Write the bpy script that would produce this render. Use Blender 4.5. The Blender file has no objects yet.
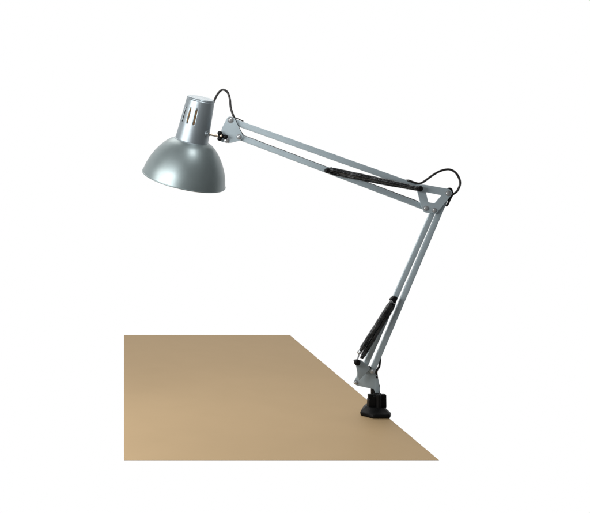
import bpy, bmesh, math, random
from mathutils import Vector, Matrix, Quaternion
random.seed(4)
sc = bpy.context.scene
COL = sc.collection
# ---------------------------------------------------------------- scale
# The lamp stands in the plane y = D; one picture unit (px) there is U metres.
D = 1.5
F = 750.0                      # focal length in picture units (590 wide)
U = D / F                      # 2 mm
CX, CY = 124.0, 196.0          # principal point of the shifted lens
H = 217 * U                    # camera height above the table top

def P(px, py, y=D):
    return Vector(((px - CX) * y / F, y, H - (py - CY) * y / F))

# ---------------------------------------------------------------- materials
def mat(name):
    m = bpy.data.materials.new(name); m.use_nodes = True
    nt = m.node_tree
    return m, nt, nt.nodes['Principled BSDF']

def noise_bump(nt, b, scale, strength, dist=0.001, detail=3):
    tc = nt.nodes.new('ShaderNodeTexCoord')
    n = nt.nodes.new('ShaderNodeTexNoise'); n.inputs['Scale'].default_value = scale
    n.inputs['Detail'].default_value = detail
    nt.links.new(tc.outputs['Object'], n.inputs['Vector'])
    bp = nt.nodes.new('ShaderNodeBump'); bp.inputs['Strength'].default_value = strength
    bp.inputs['Distance'].default_value = dist
    nt.links.new(n.outputs['Fac'], bp.inputs['Height'])
    nt.links.new(bp.outputs['Normal'], b.inputs['Normal'])
    return tc, n

def vary(nt, b, tc, c1, c2, scale):
    n = nt.nodes.new('ShaderNodeTexNoise'); n.inputs['Scale'].default_value = scale
    n.inputs['Detail'].default_value = 5
    nt.links.new(tc.outputs['Object'], n.inputs['Vector'])
    r = nt.nodes.new('ShaderNodeValToRGB')
    r.color_ramp.elements[0].position = .3; r.color_ramp.elements[1].position = .7
    r.color_ramp.elements[0].color = (*c1, 1); r.color_ramp.elements[1].color = (*c2, 1)
    nt.links.new(n.outputs['Fac'], r.inputs['Fac'])
    nt.links.new(r.outputs['Color'], b.inputs['Base Color'])

def silver(name, c, metallic, rough, coat=.3, coat_r=.2):
    m, nt, b = mat(name)
    tc, n = noise_bump(nt, b, 900, .12, .0006)
    vary(nt, b, tc, tuple(x * .94 for x in c), tuple(x * 1.05 for x in c), 30)
    b.inputs['Metallic'].default_value = metallic
    b.inputs['Roughness'].default_value = rough
    b.inputs['Coat Weight'].default_value = coat
    b.inputs['Coat Roughness'].default_value = coat_r
    return m

M = {}
M['shade'] = silver('silver_green_paint', (.205, .248, .254), .7, .43, .2, .2)
M['housing'] = silver('silver_blue_paint', (.255, .295, .318), .8, .45, .12, .28)
M['arm'] = silver('grey_arm_paint', (.385, .46, .495), .15, .42, .15, .3)
M['bracket'] = silver('grey_bracket_paint', (.395, .47, .505), .15, .42, .15, .3)

m, nt, b = mat('white_enamel'); M['inside'] = m
tc, n = noise_bump(nt, b, 400, .1)
vary(nt, b, tc, (.74, .74, .72), (.8, .8, .78), 20); b.inputs['Roughness'].default_value = .5
m, nt, b = mat('black_plastic'); M['black'] = m
tc, n = noise_bump(nt, b, 700, .25, .0008)
vary(nt, b, tc, (.0022, .0022, .0025), (.0045, .0045, .005), 60)
b.inputs['Roughness'].default_value = .5; b.inputs['Specular IOR Level'].default_value = .13
m, nt, b = mat('cord_rubber'); M['cord'] = m
tc, n = noise_bump(nt, b, 500, .15, .0005)
vary(nt, b, tc, (.010, .009, .009), (.018, .016, .015), 60)
b.inputs['Roughness'].default_value = .4
m, nt, b = mat('blackened_spring_steel'); M['spring'] = m
tc, n = noise_bump(nt, b, 300, .1, .0005)
vary(nt, b, tc, (.012, .013, .014), (.13, .135, .14), 60)
b.inputs['Metallic'].default_value = .8; b.inputs['Roughness'].default_value = .3
m, nt, b = mat('bright_steel'); M['steel'] = m
tc, n = noise_bump(nt, b, 500, .1, .0004)
vary(nt, b, tc, (.42, .44, .45), (.52, .54, .55), 80)
b.inputs['Metallic'].default_value = .7; b.inputs['Roughness'].default_value = .3
m, nt, b = mat('brass'); M['brass'] = m
tc, n = noise_bump(nt, b, 500, .1, .0004)
vary(nt, b, tc, (.66, .54, .42), (.76, .65, .52), 80)
b.inputs['Metallic'].default_value = .5; b.inputs['Roughness'].default_value = .28
m, nt, b = mat('copper_socket'); M['copper'] = m
tc, n = noise_bump(nt, b, 300, .1, .0004)
vary(nt, b, tc, (.85, .52, .26), (.92, .62, .34), 60)
b.inputs['Roughness'].default_value = .45
m, nt, b = mat('frosted_bulb'); M['bulb'] = m
tc, n = noise_bump(nt, b, 300, .02)
vary(nt, b, tc, (.82, .82, .8), (.86, .86, .84), 30); b.inputs['Roughness'].default_value = .25
m, nt, b = mat('tan_laminate'); M['table'] = m
tc, n = noise_bump(nt, b, 350, .06, .0004)
vary(nt, b, tc, (.392, .280, .156), (.402, .287, .161), 14)
b.inputs['Roughness'].default_value = .55; b.inputs['Specular IOR Level'].default_value = .06

# ---------------------------------------------------------------- objects
WORLD = {}
def empty(name, loc, **props):
    o = bpy.data.objects.new(name, None); COL.objects.link(o); o.location = loc
    o.empty_display_size = .05
    WORLD[o.name] = Vector(loc)
    for k, v in props.items(): o[k] = v
    return o

def build(name, bm, material, parent=None, smooth=True, bevel=0, solid=0, label=None, sharp=35):
    """Links the bmesh (world coordinates) as one object whose origin is its own centre."""
    bmesh.ops.remove_doubles(bm, verts=bm.verts, dist=1e-7)
    if not solid: bmesh.ops.recalc_face_normals(bm, faces=bm.faces)
    c = sum((v.co for v in bm.verts), Vector()) / len(bm.verts)
    for v in bm.verts: v.co -= c
    if bevel:
        es = [e for e in bm.edges if len(e.link_faces) == 2 and e.calc_face_angle(0) > math.radians(40)]
        bmesh.ops.bevel(bm, geom=es, offset=bevel, segments=2, affect='EDGES', profile=.6, clamp_overlap=True)
    me = bpy.data.meshes.new(name); bm.to_mesh(me); bm.free()
    me.materials.append(material)
    if smooth:
        for p in me.polygons: p.use_smooth = True
        me.set_sharp_from_angle(angle=math.radians(sharp))
    o = bpy.data.objects.new(name, me); COL.objects.link(o)
    if parent is not None:
        o.parent = parent; o.location = c - WORLD[parent.name]
    else: o.location = c
    WORLD[o.name] = c
    if solid:
        md = o.modifiers.new('wall', 'SOLIDIFY'); md.thickness = solid; md.offset = 1
    if label: o['label'] = label
    return o

def prism(bm, pts, y0, y1, hole=None):
    """Outline in picture units, standing in the plane y0, extruded straight back to y1."""
    def ring(pp, y): return [bm.verts.new((p.x, y, p.z)) for p in (P(a, b_, y0) for a, b_ in pp)]
    f, k = ring(pts, y0), ring(pts, y1)
    n = len(pts)
    for i in range(n): bm.faces.new((f[i], f[(i+1) % n], k[(i+1) % n], k[i]))
    if hole is None:
        bm.faces.new(f); bm.faces.new(k[::-1])
    else:
        hf, hk = ring(hole, y0), ring(hole, y1); h = len(hole)
        for i in range(h): bm.faces.new((hf[i], hk[i], hk[(i+1) % h], hf[(i+1) % h]))
        for A, B in ((f, hf), (k, hk)):
            es = []
            for L in (A, B):
                for i in range(len(L)): 
                    e = bm.edges.get((L[i], L[(i+1) % len(L)])); es.append(e)
            bmesh.ops.triangle_fill(bm, use_beauty=True, edges=es)

def rounded(pts, r, seg=4):
    """Rounds the corners of an outline; r one number or one per corner."""
    out = []; n = len(pts)
    for i in range(n):
        p = Vector(pts[i]); a = Vector(pts[i-1]); c = Vector(pts[(i+1) % n])
        rr = r[i] if isinstance(r, (list, tuple)) else r
        d1 = (a-p); d2 = (c-p); rr = min(rr, d1.length*.45, d2.length*.45)
        s = p + d1.normalized()*rr; e = p + d2.normalized()*rr
        for k in range(seg+1):
            t = k/seg
            q = (1-t)**2*s + 2*t*(1-t)*p + t*t*e
            out.append((q.x, q.y))
    return out

def bar_outline(a, b_, w, ext=None):
    a = Vector(a); b_ = Vector(b_); d = (b_-a).normalized(); n = Vector((-d.y, d.x)); r = w/2
    out = []
    base = math.atan2(n.y, n.x)
    for c, st in ((a, base), (b_, base+math.pi)):
        for k in range(9):
            t = st + math.pi*k/8
            out.append((c.x + r*math.cos(t), c.y + r*math.sin(t)))
    return out

def tube(bm, pts, r, seg=10, caps=True):
    pts = [Vector(p) for p in pts]; rings = []
    t0 = (pts[1]-pts[0]).normalized()
    up = Vector((0, 1, 0)) if abs(t0.y) < .9 else Vector((1, 0, 0))
    nrm = (up - t0*up.dot(t0)).normalized()
    for i, p in enumerate(pts):
        t = (pts[min(i+1, len(pts)-1)] - pts[max(i-1, 0)]).normalized()
        nrm = (nrm - t*nrm.dot(t)).normalized(); bn = t.cross(nrm)
        rr = r[i] if isinstance(r, (list, tuple)) else r
        rings.append([bm.verts.new(p + nrm*rr*math.cos(2*math.pi*k/seg) + bn*rr*math.sin(2*math.pi*k/seg)) for k in range(seg)])
    for A, B in zip(rings, rings[1:]):
        for k in range(seg): bm.faces.new((A[k], A[(k+1) % seg], B[(k+1) % seg], B[k]))
    if caps: bm.faces.new(rings[0][::-1]); bm.faces.new(rings[-1])

def spline(pts, n=8):
    pts = [Vector(p) for p in pts]; out = []
    q = [pts[0]*2-pts[1]] + pts + [pts[-1]*2-pts[-2]]
    for i in range(1, len(q)-2):
        a, b_, c, d = q[i-1:i+3]
        for k in range(n):
            t = k/n
            out.append(.5*((2*b_) + (c-a)*t + (2*a-5*b_+4*c-d)*t*t + (3*b_-a-3*c+d)*t**3))
    out.append(pts[-1]); return out

def lathe(bm, o, axis, side, prof, seg=64, close=False):
    """prof: (t along axis, radius). Radius 0 closes to a point."""
    axis = axis.normalized(); side = (side - axis*side.dot(axis)).normalized(); w = axis.cross(side)
    rings = []
    for t, r in prof:
        if r < 1e-6: rings.append([bm.verts.new(o + axis*t)])
        else: rings.append([bm.verts.new(o + axis*t + side*r*math.cos(2*math.pi*k/seg) + w*r*math.sin(2*math.pi*k/seg)) for k in range(seg)])
    for A, B in zip(rings, rings[1:]):
        for k in range(seg):
            k2 = (k+1) % seg
            if len(A) == 1 and len(B) > 1: bm.faces.new((A[0], B[k], B[k2]))
            elif len(B) == 1 and len(A) > 1: bm.faces.new((A[k], A[k2], B[0]))
            elif len(A) > 1: bm.faces.new((A[k], A[k2], B[k2], B[k]))
    return rings

def disc(bm, c, r, h, axis=Vector((0, -1, 0)), dome=.35, seg=20):
    lathe(bm, c, axis, Vector((1, 0, .01)) if abs(axis.x) < .9 else Vector((0, 0, 1)),
          [(0, 0), (0, r), (h*(1-dome), r), (h*(1-dome*.4), r*.82), (h, r*.45), (h, 0)], seg)

def box(bm, c, s, rot=None):
    r = bmesh.ops.create_cube(bm, size=1)
    for v in r['verts']:
        v.co = Vector((v.co.x*s[0], v.co.y*s[1], v.co.z*s[2]))
        if rot: v.co = rot @ v.co
        v.co += Vector(c)

# ---------------------------------------------------------------- table top
# a thin-looking board: its front edge is undercut
bm = bmesh.new()
xl, xr = 0.0, (439-CX)/F * (H*F/(460-CY))
yf, yb = H*F/(460-CY), H*F/(335-CY)
T, lip, cut = .018, .0004, .062
top = [bm.verts.new(p) for p in ((xl, yf, 0), (xr, yf, 0), (xr, yb, 0), (xl, yb, 0))]
mid = [bm.verts.new(p) for p in ((xl, yf, -lip), (xr, yf, -lip), (xr, yb, -lip), (xl, yb, -lip))]
low = [bm.verts.new(p) for p in ((xl, yf+cut, -T), (xr, yf+cut, -T), (xr, yb, -T), (xl, yb, -T))]
bm.faces.new(top); bm.faces.new(low[::-1])
for A, B in ((top, mid), (mid, low)):
    for i in range(4): bm.faces.new((A[i], B[i], B[(i+1) % 4], A[(i+1) % 4]))
tb = build('table_top', bm, M['table'], smooth=False)
tb['label'] = 'plain tan table top with sharp corners, under the lamp clamp'
tb['category'] = 'table top'

# ---------------------------------------------------------------- the lamp
lamp = empty('desk_lamp', (P(377, 413).x, D, 0),
             label='silver grey swing arm desk lamp with black springs clamped to the tan table edge',
             category='desk lamp')

# --- head: axis points from the rim up to the cap
tilt = math.radians(16)
sl = .2
ax = Vector((sl, 0, 1)).normalized()*math.cos(tilt) + Vector((0, -1, 0))*math.sin(tilt)
ax.normalize()
HY = D - .004
J = P(191.7, 140.6, HY)        # where housing meets dome, on the axis
side = Vector((0, -1, 0)); side = (side - ax*side.dot(ax)).normalized()    # towards the camera
u = U

JD = J + Vector((.0010, 0, 0))
# dome
bm = bmesh.new()
prof = [(1.0, 14.5), (.4, 16.6), (-.3, 18.0), (-2.2, 21.6), (-4.3, 24.1), (-7.0, 26.9), (-10.3, 29.7), (-14.0, 32.4), (-18.0, 34.9),
        (-22.5, 37.2), (-27.0, 39.2), (-31.5, 40.7), (-35.5, 41.7), (-37.8, 42.2), (-39.2, 42.6), (-40.0, 42.75)]
lathe(bm, JD, ax, side, [(t*u, r*u) for t, r in prof], 128)
shade = build('lamp_shade', bm, M['shade'], lamp, solid=0, sharp=60)
# inner enamel skin of the dome
bm = bmesh.new()
lathe(bm, JD, ax, side, [(t*u - (.0009 if t > -38.5 else 0), (r-.45)*u) for t, r in prof], 128)
build('shade_lining', bm, M['inside'], shade, sharp=60)
# rolled rim
bm = bmesh.new()
ang = [2*math.pi*k/128 for k in range(128)]
w_ = ax.cross(side)
rr = []
for a in ang:
    d = side*math.cos(a) + w_*math.sin(a)
    c = JD + ax*(-40.0*u) + d*42.55*u
    rr.append([bm.verts.new(c + (d*math.cos(q) + ax*math.sin(q))*.0012) for q in [2*math.pi*k/8 for k in range(8)]])
for i in range(128):
    A, B = rr[i], rr[(i+1) % 128]
    for k in range(8): bm.faces.new((A[k], A[(k+1) % 8], B[(k+1) % 8], B[k]))
build('rim', bm, M['shade'], shade)

# socket housing with vent slots
bm = bmesh.new()
L = 43.0
def hr(t): return (16.6 + (13.7-16.6)*t/L)
rows = [0, .25, .6, 3, 8, 13, 17.6, 18.1, 21, 26, 32.3, 32.9, 35, 38, L-2.5, L-1.2]
SEG = 160
rings = []
rad = [hr(t) for t in rows]; rad[0] += .9; rad[1] += .5
for t, r in zip(rows, rad):
    rings.append([bm.verts.new(J + ax*t*u + (side*math.cos(2*math.pi*k/SEG) + w_*math.sin(2*math.pi*k/SEG))*r*u) for k in range(SEG)])
slot_deg = [-66, -39, -11, 114, 141, 169]
slot = set()
for s_ in slot_deg:
    k0 = int(round(s_/360*SEG))
    slot |= {(k0-1) % SEG, k0 % SEG, (k0+1) % SEG}
slot_rows = {i for i, t in enumerate(rows[:-1]) if 18 <= t < 32.5}
# which way round is "left"? w_ = ax x side ; measured so that negative angles fall on picture left
flip = -1 if w_.x < 0 else 1
slot = {(k if flip == 1 else (-k-1) % SEG) for k in slot}
for i in range(len(rings)-1):
    for k in range(SEG):
        if i in slot_rows and k in slot: continue
        bm.faces.new((rings[i][k], rings[i][(k+1) % SEG], rings[i+1][(k+1) % SEG], rings[i+1][k]))
bmesh.ops.recalc_face_normals(bm, faces=bm.faces)
housing = build('socket_housing', bm, M['housing'], lamp, solid=0, sharp=40)
md = housing.modifiers.new('wall', 'SOLIDIFY'); md.thickness = .0007; md.offset = -1
# cap
bm = bmesh.new()
lathe(bm, J, ax, side, [((L-1.2)*u, (hr(L-1.2)-.02)*u), ((L-.7)*u, (hr(L)-.03)*u), ((L-.2)*u, (hr(L)-.22)*u), ((L+.25)*u, (hr(L)-.65)*u), ((L+.55)*u, (hr(L)-1.3)*u),
                        ((L+.65)*u, (hr(L)-2.1)*u), ((L+.5)*u, (hr(L)-2.8)*u), ((L+.7)*u, 7*u), ((L+.8)*u, 0)], 96)
build('top_cap', bm, M['housing'], housing, sharp=50)
# socket and bulb
bm = bmesh.new()
lathe(bm, J, ax, side, [(38*u, 0), (38*u, 9.5*u), (6*u, 11.2*u), (4*u, 10.4*u), (4*u, 0)], 48)
sock = build('bulb_socket', bm, M['copper'], housing)
bm = bmesh.new()
lathe(bm, J, ax, side, [(4*u, 0), (4*u, 6.5*u), (-2*u, 7*u), (-8*u, 10*u), (-14*u, 13.5*u), (-20*u, 15*u), (-26*u, 13.5*u), (-31*u, 9*u), (-33.4*u, 4*u), (-34*u, 0)], 48)
build('light_bulb', bm, M['bulb'], lamp)

# swivel boss on the housing, stem, wing nut
boss_p = P(204.3, 132.8, HY - .022)
bdir = (boss_p - (J + ax*(boss_p-J).dot(ax))).normalized()
bm = bmesh.new()
axis_pt = J + ax*(boss_p-J).dot(ax)
surf = axis_pt + bdir*hr(9)*u
lathe(bm, surf - bdir*.002, bdir, ax, [(0, 0), (0, .0062), (.0026, .0062), (.0034, .0052), (.0034, .0034), (.0056, .003), (.0062, 0)], 24)
build('swivel_boss', bm, M['housing'], housing)
bm = bmesh.new()
a0 = P(207.5, 133.9, D-.006); a1 = P(221.2, 136.9, D-.006)
tube(bm, [a0, a1], .0024, 14)
tube(bm, [P(209.2, 134.3, D-.006), P(210.6, 134.6, D-.006)], .0036, 14)
stem = build('swivel_stem', bm, M['brass'], lamp)

bm = bmesh.new()
NY = D - .0175
hub = P(220.7, 136.2, NY)
disc(bm, hub, .0056, .0055)
for tx, ty, ww in ((219.1, 131.9, 2.0), (218.9, 140.2, 1.9), (227.4, 137.4, 2.0)):
    e = P(tx, ty, NY-.001)
    pts = [hub + (e-hub)*k/6 for k in range(7)]
    pts = [p + Vector((0, -.0035*(k/6)**2, 0)) for k, p in enumerate(pts)]
    tube(bm, pts, [.0030, .0031, .0035, .0042, .0047, .0044, .0024], 12)
nut = build('wing_nut', bm, M['black'], lamp)
bm = bmesh.new(); disc(bm, hub + Vector((0, -.0055, 0)), .0023, .003)
build('bolt_end', bm, M['brass'], nut)
bm = bmesh.new(); disc(bm, P(226.6, 140.4, D-.0105), .0052, .003); disc(bm, P(226.6, 140.4, D-.0135), .003, .0022)
build('hinge_bolt', bm, M['steel'], lamp)
bm = bmesh.new(); tube(bm, [hub + Vector((0, 0, 0)), hub + Vector((0, .013, 0))], .0025, 12)
build('bolt_shaft', bm, M['steel'], nut)

# head bracket plate
bm = bmesh.new()
prism(bm, rounded([(228.2, 116.2), (234.0, 117.2), (243.2, 136.4), (240.5, 140.6), (229.6, 143.2), (220.6, 141.6), (221.6, 128.8)],
                  [3.2, 2.5, 3, 2, 2.5, 2, 2]), D-.0105, D-.0085)
hb = build('head_bracket', bm, M['bracket'], lamp, bevel=.0004)
bm = bmesh.new()
prism(bm, rounded([(229, 117.2), (233.4, 118), (242.0, 136.4), (239.5, 139.6), (229.6, 142.0), (223.4, 140.6), (223.8, 129.8)], 2), D+.0045, D+.0065)
build('rear_plate', bm, M['bracket'], hb, bevel=.0004)

def rivet(px, py, y, parent, r=.0037, back=.014):
    bm = bmesh.new()
    c = P(px, py, y)
    disc(bm, c, r*1.3, .0009, dome=.2)
    disc(bm, c + Vector((0, -.0009, 0)), r, .0022, dome=.6)
    tube(bm, [c, c + Vector((0, back, 0))], r*.55, 10)
    return build('rivet', bm, M['steel'], parent)
rivet(230.6, 120.0, D-.0105, hb, .0047)
rivet(239.0, 136.8, D-.0105, hb, .0040)

# --- arms.  Each is a slim channel: front face, flanges, open back
def channel(name, a, b_, w, y, depth=.005):
    bm = bmesh.new()
    prism(bm, bar_outline(a, b_, w), y-depth/2, y+depth/2)
    return build(name, bm, M['arm'], lamp, bevel=.0006)
AY = D - .001
channel('upper_arm_bar', (230.9, 120.6), (419.0, 187.6), 5.9, AY)
channel('upper_arm_bar', (239.2, 136.9), (425.9, 207.7), 5.6, AY)
channel('lower_arm_bar', (434.2, 209.8), (363.6, 370.0), 5.0, AY)
lb = channel('lower_arm_bar', (447.6, 194.2), (372.6, 371.0), 5.3, AY)

# --- elbow bracket: triangular frame, in front of the bars, plus a dark rear plate for the shadow line
bm = bmesh.new()
outer = rounded([(415.6, 184.6), (424, 184.6), (450.2, 189.2), (452.6, 193.6), (438.6, 210.6), (436.2, 214.0), (424.2, 212.4), (421.8, 207.2)],
                [2, 2, 3, 3.2, 4, 2.5, 4, 3])
inner = rounded([(426.0, 192.2), (441.8, 195.2), (434.6, 203.4), (428.2, 202.2)], .9, 3)
prism(bm, outer, D-.0085, D-.0063, inner)
eb = build('elbow_bracket', bm, M['bracket'], lamp, smooth=False)
bm = bmesh.new()
prism(bm, rounded([(445.2, 190.6), (450.8, 188.9), (454.0, 192.6), (438.2, 213.8), (433.0, 212.8), (437, 204)], 1.6), D+.0045, D+.0065)
build('rear_plate', bm, M['black'], eb, bevel=.0003)  # coloured black to draw the shadow gap along the bracket edge
rivet(425.9, 208.2, D-.0085, eb, .0040)
rivet(434.2, 210.2, D-.0085, eb, .0036)
rivet(448.0, 193.3, D-.0085, eb, .0042)
bm = bmesh.new(); disc(bm, P(449.3, 190.9, D-.0058), .0066, .0022); build('rubber_washer', bm, M['black'], eb)

# --- spring knobs
def knob(px, py, y, r, h, parent, name='spring_knob'):
    bm = bmesh.new()
    c = P(px, py, y)
    lathe(bm, c, Vector((0, -1, 0)), Vector((1, 0, .3)), [(0, 0), (0, r*.9), (h*.2, r), (h*.75, r), (h*.92, r*.8), (h, r*.5), (h*.93, 0)], 8)
    tube(bm, [c, c + Vector((0, .012, 0))], r*.4, 10)
    return build(name, bm, M['black'], parent, sharp=30)
knob(418.4, 188.7, D-.011, .0061, .012, lamp)
knob(326.6, 170.8, D-.008, .0056, .013, lamp)
knob(356.6, 362.0, D-.0195, .0062, .008, lamp)
bm = bmesh.new()   # upper cap of the lower springs
prism(bm, rounded([(390.6, 299.8), (394.8, 296.0), (397.6, 297.4), (396.4, 302.4), (393.6, 304.2)], 1.1), D-.016, D-.0052)
build('spring_cap', bm, M['black'], lamp, bevel=.0008)
bm = bmesh.new(); tube(bm, [P(391.2, 301.6, D-.0185), P(391.2, 301.6, D-.015)], .0028, 12)
tube(bm, [P(391.4, 301.8, D-.0172), P(395.0, 304.0, D-.0172)], .0010, 8)
build('spring_hook', bm, M['steel'], lamp)
bm = bmesh.new(); tube(bm, [P(329.2, 168.3, D-.013), P(331.8, 167.6, D-.013)], .0020, 10)
build('spring_hook', bm, M['steel'], lamp)
bm = bmesh.new(); lathe(bm, P(359.4, 352.2, D-.016), Vector((-.3, -.6, .5)), Vector((1, 0, 0)), [(-.0042, 0), (-.0034, .0028), (0, .0044), (.0034, .0028), (.0042, 0)], 16)
tube(bm, spline([P(359.2, 352.6, D-.016), P(358.4, 356.2, D-.016), P(357.2, 359.6, D-.021), P(356.8, 362.0, D-.023)], 4), .0015, 8)
build('spring_hook', bm, M['steel'], lamp)

# --- coil springs
def coil(a, b_, R, tail=.010, pitch=.0020, wire=.00098, ends=(.35, .35)):
    bm = bmesh.new()
    d = (b_-a); Ltot = d.length; d.normalize()
    n1 = (Vector((0, 1, 0)) - d*d.y).normalized(); n2 = d.cross(n1)
    turns = int(Ltot/pitch); N = turns*12
    pts = []
    for i in range(N+1):
        t = i/N
        r = R-wire
        e = min(t*Ltot/.010, (1-t)*Ltot/tail, 1)
        r = r*(.55 + .45*e)
        j = .00012*math.sin(t*41) 
        th = 2*math.pi*turns*t
        pts.append(a + d*(t*Ltot) + n1*(r*math.cos(th)+j) + n2*(r*math.sin(th)+j))
    tube(bm, pts, wire, 5)
    return build('coil_spring', bm, M['spring'], lamp, sharp=180)
coil(P(329.0, 169.2, D-.0175), P(417.0, 188.0, D-.0175), .0052, .06)
coil(P(328.5, 172.6, D-.0105), P(417.0, 189.8, D-.0125), .0039, .06)
coil(P(392.0, 301.2, D-.0160), P(360.1, 351.4, D-.0160), .0052)
coil(P(394.6, 303.0, D-.0125), P(361.4, 358.4, D-.0125), .0053)

# --- base bracket
bm = bmesh.new()
prism(bm, rounded([(357.4, 366.0), (366, 366.0), (376.6, 370.0), (377.8, 377.0), (380.0, 389.4), (379.0, 392.6), (375.2, 392.6), (374.2, 389.3), (356.2, 385.4), (353.6, 382.4), (357.2, 375.6)],
                  [2, 2, 2.5, 1.5, 1, .8, .5, .6, 2, 2.4, 1.5]), D+.0042, D+.0062)
bb = build('base_bracket', bm, M['bracket'], lamp, bevel=.0004)
bm = bmesh.new()   # folded ear of the bracket, turned a little downwards, in front of the left bar
ear = rounded([(353.6, 360.0), (359.6, 358.8), (370.8, 368.4), (357.6, 379.4), (356.2, 372.0)], [2, 2.4, 1, 1, 1])
prism(bm, ear, D-.0085, D-.0068)
xe = P(371, 368, D-.0085).x
for v in bm.verts: v.co.y -= .30*(xe - v.co.x)
build('bracket_ear', bm, M['bracket'], bb, bevel=.0003)
rivet(372.6, 371.2, D-.0055, bb, .0036, .010)
rivet(355.8, 382.4, D+.0042, bb, .0034, .004)
bm = bmesh.new(); tube(bm, [P(377.0, 377.3, D-.002), P(377.0, 377.3, D+.009)], .0022, 12)
tube(bm, [P(369.2, 367.6, D-.004), P(369.2, 367.6, D+.008)], .0036, 12)
build('pin', bm, M['black'], bb)
# post
bm = bmesh.new()
tube(bm, [P(376.6, 378, D+.0145), P(377.0, 384, D+.0145), P(377.2, 391, D+.0145), P(377.2, 400, D+.0145)], [.0030, .0046, .0050, .0050], 24)
build('pivot_post', bm, M['bracket'], lamp)

# --- clamp
bx = P(377, 413).x
bm = bmesh.new()
# foot: octagonal slab with a sloping top
def slab(bm, levels):
    rings = []
    for z, (x0, x1, y0, y1), c in levels:
        r = [(x0+c, y0), (x1-c*.4, y0), (x1, y0+c*.8), (x1-.003, y1-c), (x1-c, y1), (x0+c+.008, y1), (x0+.0155, y1-c), (x0-.001, y0+c*1.35)]
        rings.append([bm.verts.new((a, b_, z)) for a, b_ in r])
    for A, B in zip(rings, rings[1:]):
        for k in range(8): bm.faces.new((A[k], A[(k+1) % 8], B[(k+1) % 8], B[k]))
    bm.faces.new(rings[0][::-1]); bm.faces.new(rings[-1])
x0, x1 = P(362.7, 411, 1.470).x, P(390.6, 413, 1.476).x
slab(bm, [(.0004, (x0+.001, x1-.001, 1.4605, 1.535), .017), (.0035, (x0, x1, 1.459, 1.536), .017), (.0075, (x0, x1, 1.460, 1.535), .017),
          (.0095, (x0+.003, x1-.0015, 1.463, 1.532), .016), (.0145, (x0+.0120, x1-.007, 1.475, 1.518), .010), (.0165, (x0+.0130, x1-.0085, 1.477, 1.516), .010)])
foot = build('clamp', bm, M['black'], lamp, bevel=.0010)
# side lugs and neck
for (a, b_, zt) in ((369.2, 373.2, 395.0), (381.0, 386.5, 394.8)):
    bm = bmesh.new()
    yy = 1.488
    prism(bm, rounded([(a, zt), (b_, zt), (b_+.2, 407.5), (a+.2, 407.5)], .8), yy, yy+.011)
    build('clamp_lug', bm, M['black'], foot, bevel=.0010)
bm = bmesh.new()
prism(bm, rounded([(372.4, 396.8), (382, 396.8), (382, 405.5), (372.4, 405.5)], .5), 1.4865, 1.512)
prism(bm, rounded([(369.4, 399.6), (386.0, 399.6), (386.4, 408.6), (369.0, 408.6)], .8), 1.4855, 1.4995)
tube(bm, [(P(377.9, 400).x, D+.0155, .018), (P(377.9, 400).x, D+.0155, .0530)], .0088, 28)
tube(bm, [(P(377.4, 400).x, D, .018), (P(377.4, 400).x, D, .0395)], .0082, 28)
build('clamp_neck', bm, M['black'], foot, bevel=.0005)
bm = bmesh.new()
xr_ = P(378.6, 410, 1.482).x
tube(bm, [(xr_, 1.4815, .006), (xr_, 1.4815, .0400), (xr_, 1.4815, .0415)], [.0052, .0048, .0035], 24)
build('clamp_rib', bm, M['black'], foot)
# jaw under the board and its screw
bm = bmesh.new()
spx = xr + .0015
prism(bm, [(0, 0)]*0 or [(1, 1), (2, 1), (2, 2)], 0, 1) if False else None
box(bm, (spx + .0037, D+.008, -.0270), (.0060, .030, .0535))
box(bm, (xr - .0190, D+.006, -.0495), (.0430, .024, .0070))
build('clamp_jaw', bm, M['black'], foot)
bm = bmesh.new()
sx = xr - .022
tube(bm, [(sx, D, -.0195), (sx, D, -.064)], .0035, 16)
tube(bm, [(sx, D, -.0186), (sx, D, -.0225)], .011, 24)
scr = build('clamp_screw', bm, M['steel'], foot)
bm = bmesh.new(); tube(bm, [(sx, D, -.060), (sx, D, -.061), (sx, D, -.068), (sx, D, -.069)], [.009, .011, .011, .009], 10)
build('screw_knob', bm, M['black'], scr)

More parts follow.
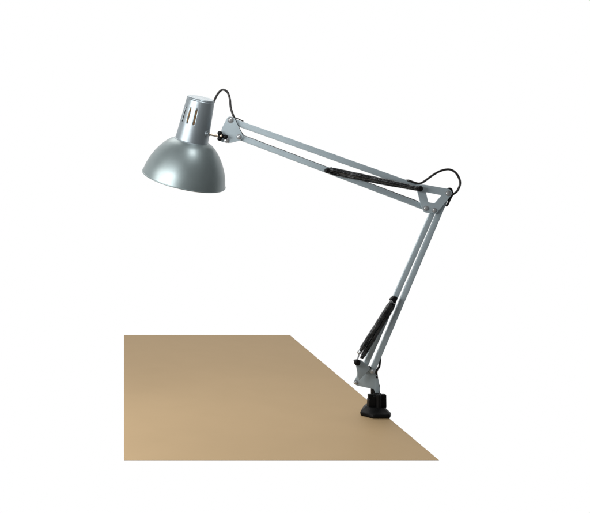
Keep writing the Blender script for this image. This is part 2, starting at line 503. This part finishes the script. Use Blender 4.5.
# --- power cord
cr = .0022
bm = bmesh.new()
path = [P(206.0, 115.0, D+.002), P(210.6, 111.8, D), P(213.4, 103.2, D-.004), P(217.3, 94.6, D-.004), P(222.3, 89.9, D-.004), P(227.4, 92.2, D-.004), P(229.9, 99.3, D-.004),
        P(230.8, 107.8, D-.006), P(233.6, 116.6, D-.007), P(236.8, 124.6, D-.004), P(240.9, 132.6, D-.001), P(243.4, 136.2, D+.0045)]
path = spline(path, 8)
rad_ = [cr]*len(path)
tube(bm, path, cr, 12)
tube(bm, spline([P(243.4, 136.2, D+.0045), P(252, 139.3, D+.0052), P(300, 157.5, D+.0052), P(350, 176.5, D+.0052), P(395, 193.4, D+.0052), P(418, 202.0, D+.0052)], 6), .0021, 10)
tube(bm, [P(233.6, 117.2, D-.006), P(238, 118.9, D-.0035), P(243.4, 121.4, D-.0035)], .0011, 10)
path = spline([P(402, 182.6, D+.0058), P(405.6, 180.8, D+.003), P(408.9, 180.7, D-.0045), P(413.5, 182.3, D-.0045), P(418.8, 183.6, D-.0045), P(423.6, 181.8, D-.003), P(432.6, 175.3, D), P(440.8, 170.9, D), P(449, 169.5, D),
               P(455.2, 172.4, D), P(459.2, 178.5, D), P(459.9, 184.8, D), P(457.0, 191.2, D), P(452.4, 195.0, D+.001), P(449.4, 200.4, D+.001), P(447.0, 205.2, D+.0045), P(440.5, 211, D+.0045),
               P(417.4, 265, D+.0045), P(392.3, 324, D+.0045), P(381.5, 350, D+.0045), P(380.0, 361.0, D+.0035), P(379.2, 366.5, D+.002), P(376.6, 371.0, D+.0015), P(376.8, 376.4, D+.0085), P(377.0, 384.0, D+.0105), P(377.0, 398.0, D+.0105)], 8)
tube(bm, path, cr, 12)
build('power_cord', bm, M['cord'], lamp)

# ---------------------------------------------------------------- light
w = bpy.data.worlds.new('World'); sc.world = w; w.use_nodes = True
nt = w.node_tree; bg = nt.nodes['Background']
tc = nt.nodes.new('ShaderNodeTexCoord'); sp = nt.nodes.new('ShaderNodeSeparateXYZ')
nt.links.new(tc.outputs['Generated'], sp.inputs[0])
mr = nt.nodes.new('ShaderNodeMapRange'); mr.interpolation_type = 'SMOOTHSTEP'
mr.inputs['From Min'].default_value = .1; mr.inputs['From Max'].default_value = .5
mr.inputs['To Min'].default_value = .17; mr.inputs['To Max'].default_value = 1.0
nt.links.new(sp.outputs['Y'], mr.inputs['Value'])
nt.links.new(mr.outputs['Result'], bg.inputs['Strength'])
bg.inputs['Color'].default_value = (1, 1, 1, 1)

def area(name, loc, target, sx, sy, power, col=(1, 1, 1)):
    l = bpy.data.lights.new(name, 'AREA'); l.shape = 'RECTANGLE'; l.size = sx; l.size_y = sy
    l.energy = power; l.color = col
    o = bpy.data.objects.new(name, l); COL.objects.link(o)
    o.location = loc
    o.rotation_euler = (Vector(target)-Vector(loc)).to_track_quat('-Z', 'Y').to_euler()
    return o
head = P(195, 160)
area('softbox_left', (-.65, 1.12, .63), head, .50, .46, 6.6, (1, .985, .96))
area('softbox_front', (-.42, .76, .62), P(250, 130), .36, .36, 6.2)
area('softbox_top', (.25, 1.25, .86), P(240, 128), .12, .12, .8)
area('added_fill_back', (.2, 2.5, 2.0), (.3, 1.7, 0), 1.4, 1.2, 17.0, (1, .98, .95))  # added overhead fill, lifts the back of the table

# ---------------------------------------------------------------- camera
cam = bpy.data.cameras.new('camera'); co = bpy.data.objects.new('camera', cam); COL.objects.link(co)
co.location = (0, 0, H); co.rotation_euler = (math.radians(90), 0, 0)
cam.sensor_width = 36; cam.lens = 36*F/590
cam.shift_x = (295-CX)/590; cam.shift_y = -(256.5-CY)/590
cam.clip_start = .01; cam.clip_end = 200
sc.camera = co
sc.view_settings.view_transform = 'Standard'; sc.view_settings.look = 'None'
sc.view_settings.exposure = 0; sc.view_settings.gamma = 1
